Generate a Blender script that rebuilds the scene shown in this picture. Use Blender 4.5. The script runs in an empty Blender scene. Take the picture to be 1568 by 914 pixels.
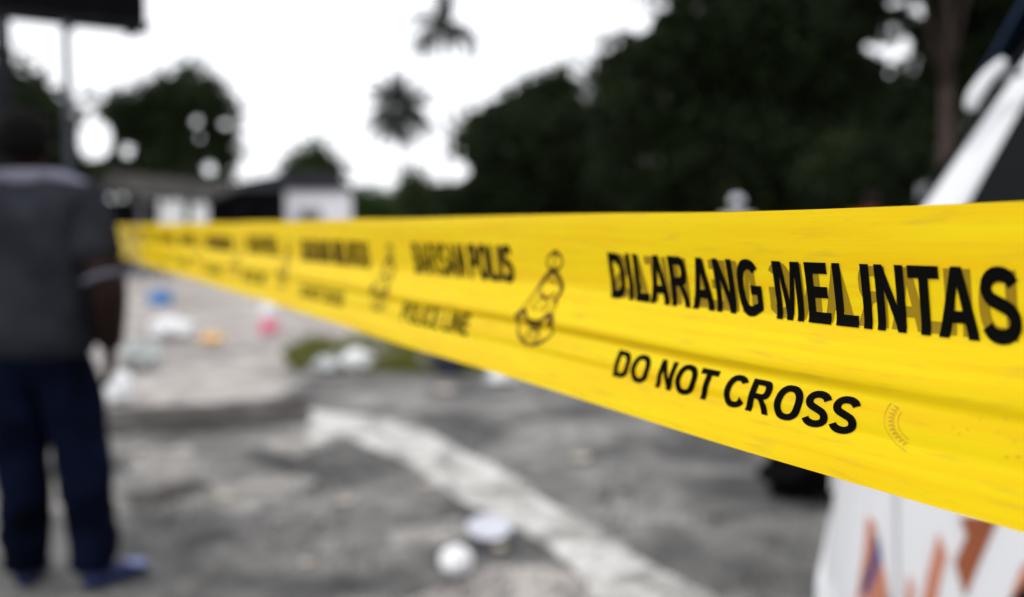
import bpy, bmesh, math, random
import numpy as np
from mathutils import Vector, Matrix, noise
S = bpy.context.scene
COL = S.collection
R = math.radians
# ------------------------------------------------------------------ camera
FPX = 1568 * 35 / 36
CX, CY, HOR = 784, 457, 348
TH = math.atan((CY - HOR) / FPX)
CAM = Vector((0, 0, 1.3))
FW = Vector((0, math.cos(TH), -math.sin(TH)))
UP = Vector((0, math.sin(TH), math.cos(TH)))
cd = bpy.data.cameras.new('camera'); cam = bpy.data.objects.new('camera', cd); COL.objects.link(cam)
cam.location = CAM; cam.rotation_euler = (math.pi / 2 - TH, 0, 0)
cd.lens = 35; cd.sensor_width = 36; cd.clip_start = 0.01; cd.clip_end = 3000
cd.dof.use_dof = True; cd.dof.focus_distance = 0.49; cd.dof.aperture_fstop = 3.6
S.camera = cam
# ------------------------------------------------------------------ sky and sun (bright overcast)
W = bpy.data.worlds.new('World'); S.world = W; W.use_nodes = True
wn = W.node_tree; wn.nodes.clear()
wo = wn.nodes.new('ShaderNodeOutputWorld'); wb = wn.nodes.new('ShaderNodeBackground')
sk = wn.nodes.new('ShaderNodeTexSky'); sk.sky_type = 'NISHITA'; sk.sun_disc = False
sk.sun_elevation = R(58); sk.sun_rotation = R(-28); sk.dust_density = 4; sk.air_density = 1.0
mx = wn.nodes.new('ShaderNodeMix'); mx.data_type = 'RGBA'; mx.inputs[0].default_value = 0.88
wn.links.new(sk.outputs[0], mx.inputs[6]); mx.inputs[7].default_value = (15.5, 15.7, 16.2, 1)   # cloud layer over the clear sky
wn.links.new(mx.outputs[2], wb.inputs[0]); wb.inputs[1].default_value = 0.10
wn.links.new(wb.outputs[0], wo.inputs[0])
sl = bpy.data.lights.new('sun', 'SUN'); sl.energy = 1.3; sl.angle = R(14); sl.color = (1, .97, .92)
so = bpy.data.objects.new('sun', sl); COL.objects.link(so)
az, el = R(-150), R(52)     # high, from behind the left shoulder
so.rotation_euler = Vector((-math.sin(az) * math.cos(el), -math.cos(az) * math.cos(el), -math.sin(el))).to_track_quat('-Z', 'Y').to_euler()
sk.sun_rotation = az; sk.sun_elevation = el
S.view_settings.view_transform = 'Standard'; S.view_settings.look = 'None'
S.view_settings.exposure = 0; S.view_settings.gamma = 1
S.render.engine = 'CYCLES'
S.cycles.max_bounces = 6; S.cycles.transparent_max_bounces = 8

# ------------------------------------------------------------------ helpers
def ray(x, y): return FW + Vector((1, 0, 0)) * ((x - CX) / FPX) + UP * ((CY - y) / FPX)
def at(x, y, Y):                       # world point seen at photo pixel (x, y) at distance Y
    r = ray(x, y); return CAM + r * (Y / r.y)
def gr(x, y, z=0.0):                   # ground point seen at photo pixel
    r = ray(x, y); return CAM + r * ((z - CAM.z) / r.z)

def tag(o, label=None, cat=None, group=None, kind=None):
    if label: o['label'] = label
    if cat: o['category'] = cat
    if group: o['group'] = group
    if kind: o['kind'] = kind
    return o
def empty(name, loc=(0, 0, 0), rz=0):
    o = bpy.data.objects.new(name, None); COL.objects.link(o); o.location = loc; o.rotation_euler.z = rz
    o.empty_display_size = .1
    return o
def link(name, me, m=None, parent=None, smooth=False):
    o = bpy.data.objects.new(name, me); COL.objects.link(o)
    if m: me.materials.append(m)
    if parent: o.parent = parent
    if smooth and len(me.polygons): me.polygons.foreach_set('use_smooth', [True] * len(me.polygons))
    return o
def obj(name, bm, m=None, parent=None, smooth=False):
    bmesh.ops.recalc_face_normals(bm, faces=bm.faces)
    me = bpy.data.meshes.new(name); bm.to_mesh(me); bm.free()
    return link(name, me, m, parent, smooth)
def pyd(name, v, f, m=None, parent=None, smooth=False):
    me = bpy.data.meshes.new(name); me.from_pydata([tuple(p) for p in v], [], f); me.update()
    return link(name, me, m, parent, smooth)

def mat(name, col, rough=.6, var=.15, scale=8, bump=0, bscale=40, spec=.4, metal=0, col2=None, detail=5, coat=0):
    m = bpy.data.materials.new(name); m.use_nodes = True; n = m.node_tree; b = n.nodes['Principled BSDF']
    b.inputs['Roughness'].default_value = rough; b.inputs['Specular IOR Level'].default_value = spec
    b.inputs['Metallic'].default_value = metal; b.inputs['Coat Weight'].default_value = coat
    tc = n.nodes.new('ShaderNodeTexCoord'); nz = n.nodes.new('ShaderNodeTexNoise')
    nz.inputs['Scale'].default_value = scale; nz.inputs['Detail'].default_value = detail
    n.links.new(tc.outputs['Object'], nz.inputs['Vector'])
    cr = n.nodes.new('ShaderNodeValToRGB'); n.links.new(nz.outputs[0], cr.inputs[0])
    c2 = col2 or tuple(min(1, c * (1 + var)) for c in col)
    n.nodes['Principled BSDF'].inputs['Specular IOR Level'].default_value = spec
    c1 = col if col2 else tuple(c * (1 - var) for c in col)
    cr.color_ramp.elements[0].position = .35; cr.color_ramp.elements[1].position = .65
    cr.color_ramp.elements[0].color = (*c1, 1); cr.color_ramp.elements[1].color = (*c2, 1)
    n.links.new(cr.outputs[0], b.inputs['Base Color'])
    if bump:
        nb = n.nodes.new('ShaderNodeTexNoise'); nb.inputs['Scale'].default_value = bscale; nb.inputs['Detail'].default_value = 6
        n.links.new(tc.outputs['Object'], nb.inputs['Vector'])
        bp = n.nodes.new('ShaderNodeBump'); bp.inputs['Strength'].default_value = bump; bp.inputs['Distance'].default_value = .02
        n.links.new(nb.outputs[0], bp.inputs['Height']); n.links.new(bp.outputs[0], b.inputs['Normal'])
    return m

def leafmat(name, c1, c2, tr=.25):
    m = mat(name, c1, rough=.7, col2=c2, scale=.9, spec=.08, detail=3)
    n = m.node_tree; b = n.nodes['Principled BSDF']; o = n.nodes['Material Output']
    t = n.nodes.new('ShaderNodeBsdfTranslucent'); t.inputs[0].default_value = (c2[0] * 1.3, c2[1] * 1.5, c2[2], 1)
    ms = n.nodes.new('ShaderNodeMixShader'); ms.inputs[0].default_value = tr
    n.links.new(b.outputs[0], ms.inputs[1]); n.links.new(t.outputs[0], ms.inputs[2]); n.links.new(ms.outputs[0], o.inputs[0])
    return m

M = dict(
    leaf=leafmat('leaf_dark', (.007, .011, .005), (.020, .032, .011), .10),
    leaf2=leafmat('leaf_mid', (.016, .030, .008), (.035, .065, .015), .2),
    leaf3=leafmat('leaf_far', (.018, .028, .012), (.045, .065, .024), .2),
    palm=leafmat('palm_leaf', (.012, .016, .016), (.026, .034, .026), .1),
    bark=mat('bark', (.05, .038, .032), rough=.9, var=.4, scale=12, bump=.6),
    bark2=mat('bark_pale', (.060, .043, .038), rough=.9, var=.3, scale=9, spec=.1, bump=.6),
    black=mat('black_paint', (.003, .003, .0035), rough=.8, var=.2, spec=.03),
    steel=mat('painted_steel', (.008, .0085, .011), rough=.7, var=.3, spec=.06),
    zinc=mat('galvanised_steel', (.045, .05, .062), rough=.6, var=.25, spec=.1),
    white=mat('white_paint', (.66, .67, .70), rough=.22, var=.02, scale=3, coat=.5),
    glass=mat('dark_glass', (.004, .005, .0055), rough=.12, var=.1, spec=.10),
    rubber=mat('rubber', (.006, .006, .006), rough=.9, var=.3, spec=.08),
    rim=mat('rim_steel', (.35, .35, .36), rough=.35, metal=.8),
    grey=mat('grey_plastic', (.16, .165, .18), rough=.5),
    orange=mat('orange_stripe', (.50, .20, .13), rough=.3, var=.08),
    rust=mat('brown_orange_stripe', (.27, .08, .035), rough=.3, var=.12),
    blue=mat('blue_stripe', (.05, .06, .22), rough=.3, var=.08),
    roof=mat('dark_roof', (.006, .0065, .010), rough=.8, var=.5, scale=3, spec=.08),
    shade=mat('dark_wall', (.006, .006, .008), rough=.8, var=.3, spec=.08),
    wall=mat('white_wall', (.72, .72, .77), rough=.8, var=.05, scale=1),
    tin=mat('weathered_tin', (.035, .032, .030), rough=.8, var=.6, scale=2, spec=.1),
    hair=mat('black_hair', (.003, .0025, .0025), rough=.8, var=.4, scale=60, bump=.8, bscale=120, spec=.06),
    skin=mat('brown_skin', (.013, .0055, .0045), rough=.6, var=.1, scale=12, spec=.15),
    shirt=mat('charcoal_knit', (.020, .0215, .028), rough=.95, var=.25, scale=9, bump=.3, bscale=90, spec=.05),
    shirtl=mat('pale_grey_knit', (.15, .15, .20), rough=.95, var=.12, scale=14, bump=.3, bscale=90, spec=.15),
    jean=mat('dark_denim', (.0020, .0035, .011), rough=.95, var=.7, scale=5, bump=.4, bscale=80, spec=.03),
    shoe=mat('navy_shoe', (.012, .018, .055), rough=.6, var=.2, spec=.15),
    shoel=mat('pale_blue_shoe', (.20, .23, .42), rough=.6, var=.1),
    wshirt=mat('white_cotton', (.6, .62, .66), rough=.9, var=.05),
    rshirt=mat('maroon_cotton', (.18, .03, .03), rough=.9, var=.1),
    bag=mat('white_plastic_film', (.68, .69, .70), rough=.4, var=.08, scale=5),
    greybag=mat('pale_grey_film', (.42, .45, .44), rough=.4, var=.15, scale=5),
    bluep=mat('blue_plastic', (.015, .12, .32), rough=.35, var=.1),
    pink=mat('pink_plastic', (.75, .22, .30), rough=.4, var=.1),
    orangep=mat('orange_film', (.80, .45, .12), rough=.4, var=.15),
    red=mat('red_plastic', (.55, .07, .05), rough=.4, var=.15),
    navyp=mat('navy_film', (.012, .016, .035), rough=.5, var=.2),
    cup=mat('white_foam', (.80, .80, .82), rough=.5, var=.03),
    platem=mat('foam_plate', (.50, .51, .58), rough=.5, var=.03),
    paper=mat('cardboard_scrap', (.42, .37, .32), rough=.9, var=.15),
    ink=mat('black_ink', (.0025, .0025, .002), rough=.7, var=.3, spec=.03),
    ghost=mat('print_showing_through', (.30, .19, .006), rough=.5, var=.1, spec=.1),
    inkb=mat('brown_ink', (.10, .05, .003), rough=.5, var=.5, scale=60, spec=.1),
    inkf=mat('faint_ink', (.62, .40, .012), rough=.5, var=.12, scale=90),
    grass=leafmat('grass_blade', (.075, .080, .016), (.15, .15, .035), .2),
)
# ground: worn asphalt with patches, dust and fine aggregate
def groundmat(name, dark, mid, light, s1=1.1, s2=9, lo=.38, hi=.64):
    m = bpy.data.materials.new(name); m.use_nodes = True; n = m.node_tree; b = n.nodes['Principled BSDF']
    b.inputs['Roughness'].default_value = .92; b.inputs['Specular IOR Level'].default_value = .2
    tc = n.nodes.new('ShaderNodeTexCoord')
    def nz(s, d=6, dist=0):
        k = n.nodes.new('ShaderNodeTexNoise'); k.inputs['Scale'].default_value = s; k.inputs['Detail'].default_value = d
        k.inputs['Distortion'].default_value = dist
        n.links.new(tc.outputs['Object'], k.inputs['Vector']); return k
    a = nz(s1, 5, .6); c = nz(s2, 7); f = nz(160, 3)
    r = n.nodes.new('ShaderNodeValToRGB'); n.links.new(a.outputs[0], r.inputs[0])
    e = r.color_ramp.elements; e[0].position = lo; e[0].color = (*dark, 1); e[1].position = hi; e[1].color = (*light, 1)
    k = e.new((lo + hi) / 2 - .02); k.color = (*mid, 1)
    r2 = n.nodes.new('ShaderNodeValToRGB'); n.links.new(c.outputs[0], r2.inputs[0])
    r2.color_ramp.elements[0].position = .36; r2.color_ramp.elements[0].color = (.68, .68, .68, 1)
    r2.color_ramp.elements[1].position = .66; r2.color_ramp.elements[1].color = (1.25, 1.24, 1.22, 1)
    mu = n.nodes.new('ShaderNodeMix'); mu.data_type = 'RGBA'; mu.blend_type = 'MULTIPLY'; mu.inputs[0].default_value = 1
    mu.clamp_result = False
    n.links.new(r.outputs[0], mu.inputs[6]); n.links.new(r2.outputs[0], mu.inputs[7])
    n.links.new(mu.outputs[2], b.inputs['Base Color'])
    bp = n.nodes.new('ShaderNodeBump'); bp.inputs['Strength'].default_value = .6; bp.inputs['Distance'].default_value = .01
    n.links.new(f.outputs[0], bp.inputs['Height']); n.links.new(bp.outputs[0], b.inputs['Normal'])
    return m
M['asphalt'] = groundmat('worn_asphalt', (.070, .069, .069), (.140, .137, .134), (.250, .242, .234), 1.3, 6)
M['concrete'] = groundmat('dusty_concrete', (.27, .245, .232), (.36, .33, .315), (.44, .41, .39), .8, 5)
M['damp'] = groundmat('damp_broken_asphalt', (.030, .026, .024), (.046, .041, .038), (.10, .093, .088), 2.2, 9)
M['dust'] = groundmat('dusty_patch', (.23, .22, .21), (.28, .27, .255), (.33, .315, .30), 3, 9)
M['line'] = groundmat('worn_white_line', (.28, .27, .258), (.49, .48, .465), (.58, .57, .56), 3, 12)

# ------------------------------------------------------------------ ground
def outline(pts, amp, step, seed, z):           # dense, ragged closed outline on the ground
    out = []; n = len(pts)
    for i in range(n):
        a, b = Vector(pts[i]), Vector(pts[(i + 1) % n]); L = (b - a).length; k = max(1, int(L / step))
        nrm = Vector((-(b - a).y, (b - a).x)).normalized()
        for j in range(k):
            p = a.lerp(b, j / k)
            w = noise.noise(Vector((p.x * 2.3, p.y * 2.3, seed))) * amp + noise.noise(Vector((p.x * 9, p.y * 9, seed + 4))) * amp * .45
            p = p + nrm * w; out.append((p.x, p.y, z))
    return out
def sheet(name, pts, m, z, amp=.08, step=.08, seed=0, kind='structure', parent=None):
    o2 = outline([(p.x, p.y) for p in pts], amp, step, seed, z)
    bm = bmesh.new(); vs = [bm.verts.new(p) for p in o2]
    es = [bm.edges.new((vs[i], vs[(i + 1) % len(vs)])) for i in range(len(vs))]
    bmesh.ops.triangle_fill(bm, use_beauty=True, edges=es)
    for f in bm.faces:
        if f.normal.z < 0: f.normal_flip()
    me = bpy.data.meshes.new(name); bm.to_mesh(me); bm.free()
    o = link(name, me, m, parent)
    if kind: o['kind'] = kind
    return o
pyd('ground', [(-900, -60, 0), (900, -60, 0), (900, 1500, 0), (-900, 1500, 0)], [(0, 1, 2, 3)], M['asphalt'])['kind'] = 'structure'
G = lambda L: [gr(x, y) for x, y in L]
sheet('concrete_apron', G([(-150, 642), (60, 634), (200, 626), (330, 618), (420, 606), (462, 590), (430, 566), (470, 548), (600, 536), (760, 545), (1100, 500), (1300, 375), (-200, 375)]), M['concrete'], .004, .10, .15, 3)
sheet('damp_asphalt_patch', G([(205, 634), (300, 622), (400, 618), (462, 606), (500, 630), (470, 648), (380, 655), (300, 662), (240, 668), (205, 655)]), M['damp'], .008, .06, .05, 5)
sheet('damp_asphalt_patch', G([(130, 640), (200, 640), (215, 655), (190, 668), (120, 665)]), M['damp'], .008, .05, .05, 8)
sheet('damp_asphalt_patch', G([(190, 760), (300, 735), (330, 745), (260, 775), (200, 790)]), M['damp'], .004, .05, .04, 28)
sheet('dust_patch', G([(395, 680), (520, 655), (560, 668), (450, 700)]), M['dust'], .004, .05, .04, 9)
sheet('dust_patch', G([(200, 690), (290, 685), (320, 720), (250, 735), (200, 730)]), M['dust'], .004, .05, .04, 19)
sheet('dust_patch', G([(320, 745), (430, 725), (485, 735), (420, 770), (370, 795), (330, 765)]), M['dust'], .004, .05, .04, 29)
sheet('dust_patch', G([(590, 815), (700, 795), (730, 815), (690, 835), (600, 838)]), M['dust'], .004, .03, .03, 39)
sheet('bare_concrete_patch', G([(600, 930), (690, 890), (760, 868), (850, 870), (905, 905), (960, 960), (640, 980)]), M['concrete'], .004, .04, .03, 11)
sheet('painted_line', G([(478, 630), (540, 637), (600, 647), (655, 665), (705, 693), (760, 720), (800, 740), (855, 776), (900, 806), (940, 831), (985, 857), (1030, 882), (1085, 915), (1160, 965), (960, 985), (935, 945), (915, 912), (892, 882), (862, 856), (824, 830), (770, 802), (712, 771), (660, 737), (600, 702), (560, 686), (520, 668), (500, 676), (476, 682), (470, 655)]), M['line'], .012, .05, .03, 7)
# loose gravel and chips on the asphalt
rnd = random.Random(5)
gv, gf = [], []
for i in range(2600):
    p = gr(rnd.uniform(120, 1300), 610 + 330 * rnd.random() ** .8)
    s = rnd.choice((.004, .006, .008, .012)) * rnd.uniform(.7, 1.5); a = rnd.uniform(0, 6.28); b = len(gv)
    for k in range(4):
        t = a + k * 1.57 + rnd.uniform(-.3, .3); gv.append((p.x + s * math.cos(t), p.y + s * math.sin(t), .012 if False else .001))
    gv.append((p.x + rnd.uniform(-.3, .3) * s, p.y, .012 + s * .8))
    gf += [(b, b + 1, b + 4), (b + 1, b + 2, b + 4), (b + 2, b + 3, b + 4), (b + 3, b, b + 4)]
M['chip'] = mat('stone_chip', (.14, .135, .13), rough=.9, var=.9, scale=3)
tag(pyd('gravel', gv, gf, M['chip']), 'loose grey gravel and chips scattered over the asphalt', 'gravel', kind='stuff')
# grass patch
gv, gf = [], []
poly = [(430, 545), (470, 520), (560, 516), (660, 528), (760, 548), (770, 572), (700, 574), (600, 572), (520, 570), (450, 566)]
def inside(x, y, P):
    c = False; j = len(P) - 1
    for i in range(len(P)):
        if (P[i][1] > y) != (P[j][1] > y) and x < (P[j][0] - P[i][0]) * (y - P[i][1]) / (P[j][1] - P[i][1]) + P[i][0]: c = not c
        j = i
    return c
for i in range(9000):
    x, y = rnd.uniform(430, 775), rnd.uniform(514, 576)
    if not inside(x, y, poly) : continue
    if noise.noise(Vector((x * .03, y * .08, 2))) < -.18: continue
    p = gr(x, y); h = rnd.uniform(.03, .10); a = rnd.uniform(0, 6.28); w = .012; b = len(gv)
    gv += [(p.x - w * math.cos(a), p.y - w * math.sin(a), 0), (p.x + w * math.cos(a), p.y + w * math.sin(a), 0), (p.x + rnd.uniform(-.04, .04), p.y + rnd.uniform(-.04, .04), h)]
    gf.append((b, b + 1, b + 2))
tag(pyd('grass', gv, gf, M['grass']), 'low olive grass growing at the concrete edge', 'grass', kind='stuff')

# ------------------------------------------------------------------ trees
def tube(bm, pts, rad, seg=8):
    rings = []
    for i, p in enumerate(pts):
        p = Vector(p); d = (Vector(pts[min(i + 1, len(pts) - 1)]) - Vector(pts[max(i - 1, 0)])).normalized()
        u = d.cross(Vector((0.3, 1, 0.1))).normalized(); v = d.cross(u)
        rings.append([bm.verts.new(p + (u * math.cos(t) + v * math.sin(t)) * rad[i]) for t in [2 * math.pi * k / seg for k in range(seg)]])
    for a, b in zip(rings, rings[1:]):
        for k in range(seg): bm.faces.new((a[k], a[(k + 1) % seg], b[(k + 1) % seg], b[k]))
    bm.faces.new(rings[0]); bm.faces.new(list(reversed(rings[-1])))
def leaves(C, n, size, rs):                      # n leaf-sized quads scattered in clumps through ellipsoids
    P = []
    wts = np.array([c[1][0] * c[1][1] for c in C]); wts = wts / wts.sum()
    per = 26; ncl = n // per
    for i in range(ncl):
        c, r = C[rs.choice(len(C), p=wts)]
        d = rs.normal(size=3); d /= np.linalg.norm(d); d *= rs.random() ** .38
        q = np.array(c) + d * np.array(r)
        P.append(q + rs.normal(size=(per, 3)) * size * rs.uniform(.9, 2.0))
    P = np.concatenate(P)
    return P
def leafmesh(P, size, rs):
    n = len(P)
    a = rs.normal(size=(n, 3)); a /= np.linalg.norm(a, axis=1)[:, None]
    b = np.cross(a, rs.normal(size=(n, 3))); b /= np.linalg.norm(b, axis=1)[:, None]
    s = (size * rs.uniform(.5, 1.1, n))[:, None]
    V = np.stack([P - a * s, P + b * s * .45, P + a * s, P - b * s * .45], 1).reshape(-1, 3)
    me = bpy.data.meshes.new('crown')
    me.vertices.add(4 * n); me.vertices.foreach_set('co', V.ravel())
    me.loops.add(4 * n); me.loops.foreach_set('vertex_index', np.arange(4 * n))
    me.polygons.add(n); me.polygons.foreach_set('loop_start', np.arange(0, 4 * n, 4)); me.polygons.foreach_set('loop_total', np.full(n, 4))
    me.update(); return me
def tree(name, label, D, ells, trunk, n, size, m, seed, gaps=(), group=None, tr=.22, cat='tree', bark='bark'):
    """ells / gaps: (px, py, rx, ry) as seen in the photo, turned into real ellipsoids D metres away"""
    rs = np.random.RandomState(seed); k = D / FPX
    C = []
    for i, (x, y, rx, ry) in enumerate(ells):
        c = at(x, y, D + rs.uniform(-1, 1) * rx * k * .5); C.append((tuple(c), (rx * k, max(rx, ry) * k * .8, ry * k)))
    P = leaves(C, n, size, rs)
    pr = P - np.array(CAM); dep = pr @ np.array(FW)
    px = CX + FPX * pr[:, 0] / dep; py = CY - FPX * (pr @ np.array(UP)) / dep
    keep = P[:, 2] > .1
    for (x, y, rx, ry) in gaps: keep &= ((px - x) / rx) ** 2 + ((py - y) / ry) ** 2 > 1
    P = P[keep]
    bx, = (at(trunk, HOR, D).x,)
    root = empty(name, (bx, D, 0)); tag(root, label, cat, group)
    P = P - np.array((bx, D, 0))
    link('crown', leafmesh(P, size, rs), M[m], root)
    zc = min(c[0][2] for c in C); zt = max(c[0][2] for c in C)
    bm = bmesh.new(); H = zt * .75
    hs = [0, H * .12, H * .35, H * .65, H]
    tube(bm, [(rs.uniform(-.1, .1) * h * .2, rs.uniform(-.1, .1) * h * .2, h) for h in hs], [tr * 1.5, tr * 1.1, tr * .95, tr * .6, tr * .2], 10)
    for c, r in C:
        e = Vector(c) - Vector((bx, D, 0)); z0 = min(max(.3, e.z * .5), H * .7)
        tube(bm, [(0, 0, z0), Vector((e.x * .5, e.y * .5, z0 * .45 + e.z * .55)), e], [tr * .4, tr * .25, tr * .07], 6)
    obj('trunk', bm, M[bark], root, True)
    return root
TG = 'dark trees along the back of the lot'
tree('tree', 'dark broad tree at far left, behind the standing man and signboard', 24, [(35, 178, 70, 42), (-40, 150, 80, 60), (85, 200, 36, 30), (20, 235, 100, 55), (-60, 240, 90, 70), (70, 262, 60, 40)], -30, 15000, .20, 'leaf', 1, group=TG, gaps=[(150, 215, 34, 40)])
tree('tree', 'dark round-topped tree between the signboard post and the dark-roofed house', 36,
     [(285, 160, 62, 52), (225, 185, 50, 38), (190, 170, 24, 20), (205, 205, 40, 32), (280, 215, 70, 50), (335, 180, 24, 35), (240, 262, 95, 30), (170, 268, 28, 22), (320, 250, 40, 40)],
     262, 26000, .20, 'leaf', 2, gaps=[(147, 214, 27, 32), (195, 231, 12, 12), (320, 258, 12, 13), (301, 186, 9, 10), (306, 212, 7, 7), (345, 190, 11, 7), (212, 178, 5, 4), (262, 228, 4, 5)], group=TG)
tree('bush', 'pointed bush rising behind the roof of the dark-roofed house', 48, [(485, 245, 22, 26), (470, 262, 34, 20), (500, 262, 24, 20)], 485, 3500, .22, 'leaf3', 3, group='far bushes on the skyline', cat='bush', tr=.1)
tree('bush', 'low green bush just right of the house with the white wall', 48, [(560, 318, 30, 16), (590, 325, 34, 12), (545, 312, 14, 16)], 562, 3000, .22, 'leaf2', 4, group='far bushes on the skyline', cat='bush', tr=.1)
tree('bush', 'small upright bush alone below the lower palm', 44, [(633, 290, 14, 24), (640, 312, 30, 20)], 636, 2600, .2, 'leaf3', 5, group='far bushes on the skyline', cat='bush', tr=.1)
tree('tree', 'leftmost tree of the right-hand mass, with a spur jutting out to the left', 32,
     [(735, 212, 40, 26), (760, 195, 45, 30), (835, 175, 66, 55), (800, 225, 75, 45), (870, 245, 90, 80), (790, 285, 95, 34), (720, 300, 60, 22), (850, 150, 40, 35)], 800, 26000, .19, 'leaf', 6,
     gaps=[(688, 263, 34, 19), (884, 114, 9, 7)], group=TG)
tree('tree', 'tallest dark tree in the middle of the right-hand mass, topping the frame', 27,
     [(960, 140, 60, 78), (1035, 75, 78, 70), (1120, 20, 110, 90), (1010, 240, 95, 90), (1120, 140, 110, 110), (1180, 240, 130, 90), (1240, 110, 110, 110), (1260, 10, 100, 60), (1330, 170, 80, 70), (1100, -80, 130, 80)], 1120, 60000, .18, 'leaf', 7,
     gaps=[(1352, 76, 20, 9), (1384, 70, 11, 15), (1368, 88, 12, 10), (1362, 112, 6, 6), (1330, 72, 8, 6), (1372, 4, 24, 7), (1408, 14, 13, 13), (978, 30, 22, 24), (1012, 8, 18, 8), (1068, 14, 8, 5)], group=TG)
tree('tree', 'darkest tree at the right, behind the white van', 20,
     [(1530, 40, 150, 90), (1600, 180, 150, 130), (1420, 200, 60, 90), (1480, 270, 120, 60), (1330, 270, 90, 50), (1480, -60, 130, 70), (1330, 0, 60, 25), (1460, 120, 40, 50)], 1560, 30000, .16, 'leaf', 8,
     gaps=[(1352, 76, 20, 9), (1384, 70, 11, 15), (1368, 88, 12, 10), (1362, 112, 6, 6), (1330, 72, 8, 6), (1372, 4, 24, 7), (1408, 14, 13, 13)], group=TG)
# pale bare stem in front of them, its crown above the frame
tree('tree', 'slim pale brown trunk standing left of the white van pillar', 15, [(1440, -260, 160, 90), (1340, -220, 100, 70), (1540, -250, 120, 80)], 1443, 9000, .16, 'leaf', 9, group=TG, tr=.125, bark='bark2')
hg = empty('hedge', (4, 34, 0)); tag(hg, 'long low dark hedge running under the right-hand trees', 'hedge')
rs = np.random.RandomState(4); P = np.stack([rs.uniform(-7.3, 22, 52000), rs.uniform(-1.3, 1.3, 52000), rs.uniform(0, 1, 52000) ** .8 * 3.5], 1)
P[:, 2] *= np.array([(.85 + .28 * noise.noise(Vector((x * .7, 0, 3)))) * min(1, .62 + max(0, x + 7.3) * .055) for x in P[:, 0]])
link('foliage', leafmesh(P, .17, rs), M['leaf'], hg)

def palm(label, x, y, D, fr, seed, spear=1.2, leaf=.48):
    rs = random.Random(seed); c = at(x, y, D); root = empty('palm_tree', (c.x, c.y, 0)); tag(root, label, 'palm tree', 'thin palms against the white sky')
    bm = bmesh.new(); tube(bm, [(0, 0, 0), (.1, 0, c.z * .4), (.05, 0, c.z * .8), (0, 0, c.z - 1.5), (0, 0, c.z - .9), (0, 0, c.z + .1), (0, 0, c.z + .9)], [.16, .10, .075, .08, .16, .24, .14], 8); obj('trunk', bm, M['bark'], root, True)
    for (ang, el, L, droop, *hz) in fr:
        v, f = [], []; N = 22
        d = Vector((math.cos(ang), math.sin(ang), 0)); side = Vector((-d.y, d.x, 0))
        pts = []
        p = Vector((0, 0, c.z + (hz[0] if hz else 0))); e = el
        for i in range(N + 1):
            pts.append(p.copy()); p = p + (d * math.cos(e) + Vector((0, 0, 1)) * math.sin(e)) * (L / N); e -= droop / N
        for i in range(N):
            w = .055; b = len(v); up = Vector((0, 0, w))
            v += [pts[i] - side * w, pts[i] + side * w, pts[i + 1] + side * w, pts[i + 1] - side * w]; f.append((b, b + 1, b + 2, b + 3))
            if i < 2: continue
            for s in (-1, 1):
                ll = leaf * math.sin(math.pi * (i / N) ** .7) + .1; b = len(v)
                tip = pts[i] + side * s * ll * .8 + Vector((0, 0, -ll * rs.uniform(.35, .8))) + d * ll * .35
                v += [pts[i], pts[i] + (pts[i + 1] - pts[i]), tip + (pts[i + 1] - pts[i]) * .6, tip]; f.append((b, b + 1, b + 2, b + 3))
        pyd('frond', v, f, M['palm'], root)
    return root
prs = random.Random(3)
def ring(n, e0, e1, L, d0, d1, z, off=0.0): return [(off + i * 6.283 / n + prs.uniform(-.2, .2), R(prs.uniform(e0, e1)), L * prs.uniform(.88, 1.08), R(prs.uniform(d0, d1)), z) for i in range(n)]
fr = ring(12, 0, 62, 2.35, 45, 75, .75) + ring(5, 75, 88, 1.8, 10, 25, .8) + ring(11, -5, 32, 2.75, 75, 105, -.25, .1) + ring(5, -80, -62, 1.5, 5, 20, -.3) + ring(8, 0, 50, 1.5, 60, 90, .25, .3)
fr += [(a_, R(e_), L_, R(d_), z_) for a_ in (.05, 3.1) for e_, L_, d_, z_ in ((22, 2.5, 55, .75), (45, 2.3, 60, .75), (66, 2.1, 45, .8), (12, 2.8, 90, -.25), (30, 2.7, 95, -.2))]
palm('lower of the two thin palms, with fronds spread above the small bush', 612, 176, 60, fr, 1)
fr = ring(10, 5, 50, 3.3, 105, 140, .2) + [(2.7 + i * .22, R(prs.uniform(-35, -5)), 2.7, R(prs.uniform(50, 70)), .1) for i in range(6)] + [(-.3 + i * .25, R(prs.uniform(-30, 15)), 2.7, R(prs.uniform(60, 90)), .1) for i in range(4)]
fr += ring(5, 78, 89, 2.5, 5, 20, .3)
palm('upper of the two thin palms, cut by the top edge, with drooping fronds', 681, 44, 62, fr, 2)

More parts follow.
